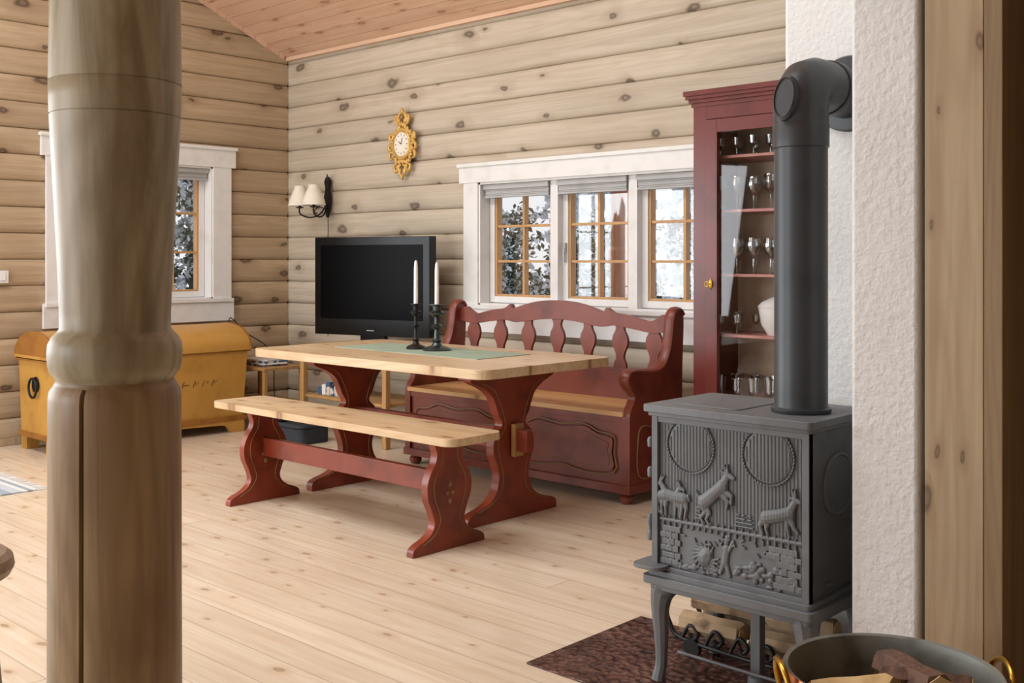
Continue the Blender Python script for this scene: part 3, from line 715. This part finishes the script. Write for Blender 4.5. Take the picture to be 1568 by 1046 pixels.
b.box(-1.575,-1.545,2.66,2.69,.03,.27); b.lathe([(0,0),(.03,0),(.026,.03),(0,.03)],(-1.56,2.675,0),16)
b.sweep([(sx0+.01,2.62,.055),(sx1-.02,2.62,.055)],.005,8)
b.mat(0); b.box(sx1+.005,sx1+.012,2.60,2.635,.345,.352)
b.obj('body',bevel=.003,parent=stove)
b=B(m_iron)
x=sx0+.022
while x<sx1-.02:
    b.sweep([(x,sf+.001,.455),(x,sf+.001,.732)],.0032,6); x+=.0105
b.obj('front_ribs',parent=stove)
b=B(m_iron)
for cx in (-1.682,-1.441):
    b.lathe([(0,-.0045),(.066,-.0045),(.070,-.003),(.072,.002),(0,.002)],(cx,sf,.678),40,ax='Y')
    for i in range(52):
        a=2*pi*i/52; b.ball((cx+.076*cos(a),sf-.004,.678+.076*sin(a)),(.0034,.004,.0056),6,Matrix.Rotation(-a+.5,3,'Y'))
    x=cx-.063
    while x<cx+.064:
        hh=math.sqrt(max(0,.066**2-(x-cx)**2)); b.sweep([(x,sf-.004,.678-hh),(x,sf-.004,.678+hh)],.0028,6); x+=.0105
b.obj('wreath_rings',parent=stove)
b=B(m_iron)
def cap(x1,z1,r1,x2,z2,r2,dep=.55,off=0):
    L_=math.hypot(x2-x1,z2-z1); k=max(2,int(L_/(min(r1,r2)*.55))+1)
    for i in range(k+1):
        t=i/k; r=r1+(r2-r1)*t
        b.ball((x1+(x2-x1)*t,sf-.002-off,z1+(z2-z1)*t),(r,max(.0055,r*dep),r),8)
def goat(ox,oz,s,parts,flip=1):
    for x1,z1,r1,x2,z2,r2 in parts: cap(ox+flip*x1*s,oz+z1*s,r1*s,ox+flip*x2*s,oz+z2*s,r2*s,off=.003)
rear=[(-.035,.055,.021,.0,.085,.018),(.0,.085,.018,.022,.105,.019),(.022,.105,.015,.036,.135,.010),(.036,.138,.010,.056,.130,.006),(.035,.143,.005,.028,.162,.003),(.040,.143,.004,.038,.164,.0025),(.028,.14,.004,.018,.147,.003),
      (-.042,.050,.015,-.030,.030,.008),(-.030,.030,.007,-.045,.012,.005),(-.045,.012,.005,-.036,-.004,.005),(-.035,.050,.012,-.018,.028,.007),(-.018,.028,.006,-.028,.010,.005),(-.028,.010,.0045,-.018,-.004,.0045),
      (.022,.095,.012,.050,.082,.007),(.050,.082,.006,.050,.062,.0045),(.015,.088,.011,.040,.066,.006),(.040,.066,.005,.036,.048,.004),(-.052,.068,.006,-.060,.080,.003)]
stand=[(-.035,.060,.019,.0,.060,.018),(.0,.060,.018,.030,.064,.019),(.030,.068,.014,.046,.095,.009),(.046,.098,.009,.064,.090,.006),(.045,.104,.0045,.034,.118,.003),(.05,.105,.004,.043,.12,.003),
       (-.042,.055,.012,-.046,.030,.007),(-.046,.030,.006,-.040,0,.005),(-.030,.052,.011,-.030,.028,.006),(-.030,.028,.0055,-.025,0,.0045),(.028,.055,.012,.030,.028,.007),(.030,.028,.006,.028,0,.005),(.038,.055,.010,.044,.028,.006),(.044,.028,.0055,.044,0,.0045),(-.052,.07,.006,-.058,.056,.003)]
graze=[(-.040,.045,.019,-.005,.055,.018),(-.005,.055,.018,.028,.066,.018),(.028,.07,.014,.044,.100,.009),(.042,.104,.009,.058,.098,.006),(.042,.110,.0045,.036,.128,.003),(.046,.110,.004,.045,.13,.0025),(.036,.105,.004,.028,.108,.003),
       (-.046,.042,.013,-.058,.022,.007),(-.058,.022,.006,-.050,.0,.005),(-.034,.040,.011,-.040,.018,.006),(-.040,.018,.0055,-.034,0,.0045),(.028,.058,.012,.040,.030,.007),(.040,.030,.006,.052,.018,.005),(.020,.055,.010,.022,.028,.006),(.022,.028,.0055,.028,.010,.0045)]
goat(-1.600,.474,1.02,rear)
goat(-1.405,.474,1.0,graze)
goat(-1.735,.474,.92,stand,-1); goat(-1.752,.480,.80,stand,1)
cap(sx0+.02,.462,.006,sx1-.02,.466,.006)
for i in range(22): 
    xx=sx0+.03+i*.0195; cap(xx,.450,.004,xx,.474,.003)
for xx in (-1.655,-1.515,-1.495,-1.53): 
    for j in range(4): cap(xx-(.010-.0022*j),.482+j*.010,.003,xx+(.010-.0022*j),.482+j*.010,.003)
random.seed(3)
for side in (0,1):
    for r in range(6):
        for c in range(3 if side==0 else 5):
            bw=.021; x0=(sx0+.018 if side==0 else -1.445)+c*bw+(r%2)*.008; z0=.338+r*.0185
            if side and c==0 and r<4: continue
            xa=x0+bw*.5; 
            if xa>sx1-.02: continue
            hx,hz=bw*.44,.0078
            b.box(xa-hx,xa+hx,sf-.006-.002*random.random(),sf+.002,z0+.008-hz,z0+.008+hz)
cap(-1.572,.375,.013,-1.566,.415,.012); cap(-1.566,.43,.008,-1.563,.445,.008); cap(-1.575,.41,.006,-1.592,.43,.005); cap(-1.558,.41,.006,-1.545,.437,.005); cap(-1.576,.37,.008,-1.585,.345,.006); cap(-1.566,.37,.008,-1.556,.342,.006)
cap(-1.635,.375,.024,-1.628,.385,.022); cap(-1.618,.375,.009,-1.605,.368,.007)
for i in range(16):
    a=pi*.2+i*.36; cap(-1.632+.022*cos(a),.38+.022*sin(a),.005,-1.632+.042*cos(a+.3),.38+.038*sin(a+.3),.0028)
for i in range(46):
    xx=random.uniform(-1.54,-1.36); zz=random.uniform(.336,.40-.3*abs(xx+1.45)); b.ball((xx,sf-.001,zz),(random.uniform(.007,.015),.007,random.uniform(.005,.010)),8)
for i in range(22):
    xx=random.uniform(-1.72,-1.58); b.ball((xx,sf-.001,random.uniform(.336,.352)),(random.uniform(.007,.014),.006,random.uniform(.004,.008)),8)
for i in range(26):
    xx=random.uniform(-1.73,-1.36); zz=random.uniform(.405,.447); a=random.uniform(0,3); cap(xx,zz,.003,xx+.013*cos(a),zz+.010*sin(a),.002)
b.obj('goat_relief',parent=stove,remesh=.0014)
stove.location.z=.007

# pipe
b=B(m_pipe)
pxp,pyp=-1.42,2.66
b.lathe([(.078,.7915),(.080,.795),(.080,.803),(.0715,.806),(.0705,.81),(.0705,1.50),(.0745,1.502),(.0745,1.56),(.0725,1.565),(.0725,1.59)],(pxp,pyp,0),48)
arc=[(pxp,pyp,1.57),(pxp,pyp,1.615)]+[(pxp,pyp+.065-.065*cos(t),1.615+.065*sin(t)) for t in [pi/2*i/3 for i in range(1,4)]]+[(pxp,2.80,1.68),(pxp,2.946,1.68)]
b.sweep(arc,.073,48)
b.lathe([(.076,2.80),(.078,2.805),(.078,2.83),(.076,2.835)],(pxp,0,1.68),48,ax='Y')
b.lathe([(.07,2.925),(.105,2.93),(.11,2.94),(.11,2.949)],(pxp,0,1.68),40,ax='Y')
R=Matrix.Translation((pxp-.008,pyp-.066,1.63))@Matrix.Rotation(-.1,4,'Z')@Matrix.Rotation(-.16,4,'X')
b.T=R; b.lathe([(.036,.022),(.036,-.007),(.031,-.012),(.029,-.008),(0,-.008)],(0,0,0),32,ax='Y',sy=1.75); b.T=None
b.obj('stove_pipe')

b=B(m_hearth); b.box(-2.16,-1.235,2.372,2.945,0,.006); b.obj('hearth_plate',bevel=.002,seg=1)

def chunk(b,p0,p1,r,m0,m1,k=9):
    p0,p1=Vector(p0),Vector(p1); pts=[p0.lerp(p1,t) for t in (0,.02,.3,.6,.98,1)]
    b.mat(m0); b.sweep([tuple(p+Vector((random.uniform(-1,1),random.uniform(-1,1),random.uniform(-1,1)))*r*.05) for p in pts],[r*.95,r,r*1.03,r*.97,r,r*.95],k)
    b.mat(m1)
    for e,d in ((p0,(p0-p1).normalized()),(p1,(p1-p0).normalized())):
        b.sweep([tuple(e),tuple(e+d*.003)],r*.85,k)
b=B(m_black,m_birch,m_cutw)
def scroll(x0,y,z0,dx,s=1):
    b.sweep(cat([(x0,y,z0),(x0+dx*.03,y,z0+.05*s),(x0+dx*.06,y,z0+.03*s),(x0+dx*.045,y,z0+.01*s),(x0+dx*.03,y,z0+.025*s)],5),.006,7)
for y in (2.74,2.90):
    b.sweep(cat([(-1.92,y,.15),(-1.90,y,.09),(-1.85,y,.055),(-1.6,y,.045),(-1.38,y,.055),(-1.33,y,.09),(-1.32,y,.15)],5),.007,8)
    for i in range(6): scroll(-1.86+i*.085,y,.05,1); 
    for x in (-1.82,-1.42): 
        b.sweep(cat([(x,y,.05),(x-.01,y,.03),(x,y,.014)],3),.008,8)
        b.lathe([(0,-.008),(.028,-.008),(.028,.008),(0,.008)],(x,y,.035),16,ax='Y')
for x in (-1.88,-1.6,-1.36): b.sweep([(x,2.74,.052),(x,2.90,.052)],.006,8)
random.seed(5)
for (a,c,r,z,L_) in ((-1.87,2.77,.036,.096,.2),(-1.63,2.78,.034,.098,.22),(-1.84,2.86,.038,.10,.4),(-1.86,2.82,.034,.16,.2),(-1.60,2.82,.030,.158,.2)):
    chunk(b,(a,c,z),(a+L_,c+.01,z+.005),r,1,2,7)
b.obj('firewood_cradle')

# copper bucket
bx,by=-.93,2.12
b=B(m_copper,m_patina,m_brass)
b.lathe([(0,0.0),(.14,0),(.16,.012),(.18,.06),(.195,.15),(.202,.26),(.207,.350),(.214,.357),(.216,.366),(.212,.373)],(bx,by,0),64,caps=(0,0))
b.mat(1); b.lathe([(.212,.373),(.204,.370),(.200,.355),(.196,.26),(.188,.15),(.172,.06),(.150,.02),(0,.016)],(bx,by,0),64,caps=(0,0))
b.mat(2)
for sg in (1,-1):
    dx,dy=.7305*sg,.6829*sg; tx,ty=-dy,dx
    def q(o_,t_,z): return (bx+dx*o_+tx*t_,by+dy*o_+ty*t_,z)
    b.sweep(cat([q(.208,-.05,.30),q(.218,-.055,.34),q(.224,-.045,.37),q(.228,-.018,.388),q(.228,.018,.388),q(.224,.045,.37),q(.218,.055,.34),q(.208,.05,.30)],5),.0065,8)
    for t in (-.05,.05):
        b.ball(q(.207,t,.30),.014,8); b.ball(q(.205,t,.27),.008,8)
b.obj('copper_firewood_cauldron',ang=50)
b=B(m_bark,m_cutw,m_birch)
random.seed(11)
for p0,p1,r,m0 in (((-.06,-.10,.05),(.0,-.06,.31),.04,0),((.03,-.09,.05),(.10,.0,.325),.045,0),((-.07,.02,.05),(-.09,.06,.29),.042,2),((.0,.04,.05),(.02,.08,.32),.045,0),((.08,.07,.05),(.05,.03,.34),.036,0)):
    chunk(b,(bx+p0[0],by+p0[1],p0[2]),(bx+p1[0],by+p1[1],p1[2]),r,m0,1,7)
chunk(b,(bx-.13,by-.08,.305),(bx+.02,by-.05,.35),.034,1,1,5)
chunk(b,(bx-.06,by+.11,.335),(bx+.11,by-.03,.365),.036,0,1,6)
chunk(b,(bx-.02,by+.0,.345),(bx+.14,by+.05,.35),.032,0,1,6)
b.obj('firewood_logs')

# ------------------------------------------------------------------ exterior
b=B(m_snow)
nx=60; vs=[];fs=[]
for i in range(nx+1):
    for j in range(nx+1):
        x=-60+120*i/nx; y=-60+120*j/nx
        dist=max(0,math.hypot(x+3,y-1)-14)
        z=-.5-.02*dist+ (noise.noise(Vector((x*.08,y*.08,0)))*1.2*min(1,dist/10))
        vs.append((x,y,z))
for i in range(nx):
    for j in range(nx):
        a=i*(nx+1)+j; fs.append((a,a+nx+1,a+nx+2,a+1))
b.add(vs,fs); b.obj('ground_snow',ang=80)
def tree(name,x,y,h,spread,nl,seed,z0=-.6,low=.2,sn=.45,mats=None,ls=1.):
    random.seed(seed); b=B(*(mats or (m_trunk,m_leaf,m_leafs)))
    b.sweep(cat([(x,y,z0),(x+.05,y,z0+h*.4),(x-.04,y+.03,z0+h*.7),(x,y,z0+h)],3),[.05*(1-.8*i/9) for i in range(10)],7)
    tips=[]
    for i in range(int(18+h*8)):
        t=random.uniform(low,1); a=random.uniform(0,2*pi); L_=spread*random.uniform(.4,1)*(1.15-t*.7)
        s=Vector((x,y,z0+h*t)); e=s+Vector((cos(a)*L_,sin(a)*L_,random.uniform(-.1,.35)*L_+.05))
        mid=s.lerp(e,.5)+Vector((0,0,.08))
        b.mat(0); b.sweep([s,mid,e],[.012,.008,.004],5); tips.append((s,mid,e))
    for i in range(nl):
        s,mid,e=random.choice(tips); t=random.uniform(.25,1.08)
        p=s.lerp(mid,t*2) if t<.5 else mid.lerp(e,(t-.5)*2)
        p=p+Vector([random.gauss(0,.07) for _ in range(3)])
        d1=Vector([random.gauss(0,1) for _ in range(3)]).normalized(); d2=d1.orthogonal().normalized()
        l=random.uniform(.025,.055)*ls; w=l*.5
        b.mat(2 if random.random()<sn else 1)
        b.add([p-d1*l,p+d2*w,p+d1*l,p-d2*w],[(0,1,2,3)])
    b.obj(name,smooth=False)
for i,(x,y,h) in enumerate(((-8.2,8.6,1.85),(-7.4,9.0,2.0),(-6.7,8.7,1.85),(-6.0,9.3,2.15),(-5.4,8.8,1.85),(-4.9,9.4,2.1),(-4.3,9.0,1.95),(-3.7,9.5,2.1),(-3.1,9.0,1.95),(-8.9,9.4,2.2))):
    tree('garden_tree',x,y,h,.85,3200,i+1)
for i,(x,y,h) in enumerate(((-16,20,5.),(-13.5,21,5.6),(-11,20,4.8),(-8.5,21,5.4),(-6,20.5,5.0))):
    tree('distant_frosty_tree',x,y,h,2.2,2600,i+41,z0=-1.,mats=(m_far,m_far,m_far),ls=3.)
for i,(x,y,h) in enumerate(((-10.4,5.5,3.2),(-10.6,6.2,3.5),(-10.8,6.9,3.3),(-11.2,7.7,3.2))):
    tree('garden_tree',x,y,h,1.0,4200,16+i,z0=-.7,low=.12,sn=.6)
b=B(m_porch)
b.lathe([(0,-.5),(.085,-.5),(.085,.55),(.10,.6),(.10,.66),(.075,.7),(.075,.9),(.09,1.0),(.09,1.15),(.11,1.2),(.11,1.27),(.085,1.3),(.085,2.9),(0,2.9)],(-5.02,6.6,0),24)
b.obj('porch_post')

# ------------------------------------------------------------------ light
w=bpy.data.worlds.new('overcast_sky'); sc.world=w; w.use_nodes=True
nt=w.node_tree; bg=nt.nodes['Background']
tc=N(nt,'ShaderNodeTexCoord').outputs['Generated']; sp=N(nt,'ShaderNodeSeparateXYZ',{0:tc}).outputs
f=MR(nt,sp[2],-.1,.6)
nt.links.new(MIX(nt,f,(.93,.94,.96,1),(.84,.89,1,1)),bg.inputs[0]); bg.inputs[1].default_value=1.05
def area(name,loc,tgt,sx,sy,pw,col=(1,1,1)):
    l=bpy.data.lights.new(name,'AREA'); l.shape='RECTANGLE'; l.size=sx; l.size_y=sy; l.energy=pw; l.color=col
    o=bpy.data.objects.new(name,l); sc.collection.objects.link(o); o.location=loc
    o.rotation_euler=(Vector(tgt)-Vector(loc)).to_track_quat('-Z','Y').to_euler()
area('ceiling_fill',(-4.2,1.3,4.1),(-4.2,1.9,0),4.5,1.0,140,(.93,.965,1))  # unseen area fill added under the ridge to brighten the room
area('front_fill',(-4.2,-2.55,1.6),(-4.8,4,1.2),2.6,1.8,112,(.92,.96,1))  # area fill added by the front wall, out of view, to light the room
area('left_window_fill',(-6.95,0.05,1.4),(-2.5,1.8,.4),3.0,1.7,115,(.92,.96,1))  # unseen area fill added inside the left window, boosting its daylight

# ------------------------------------------------------------------ camera
cam=bpy.data.cameras.new('camera'); co=bpy.data.objects.new('camera',cam); sc.collection.objects.link(co)
co.location=(0,0,1.2); co.rotation_euler=(math.radians(90),0,math.radians(43.07))
cam.lens=36*1654/1568; cam.sensor_width=36; cam.shift_y=-(523-398)/1568; cam.clip_end=300; cam.clip_start=.05
sc.camera=co
sc.view_settings.view_transform='Standard'
sc.view_settings.exposure=0
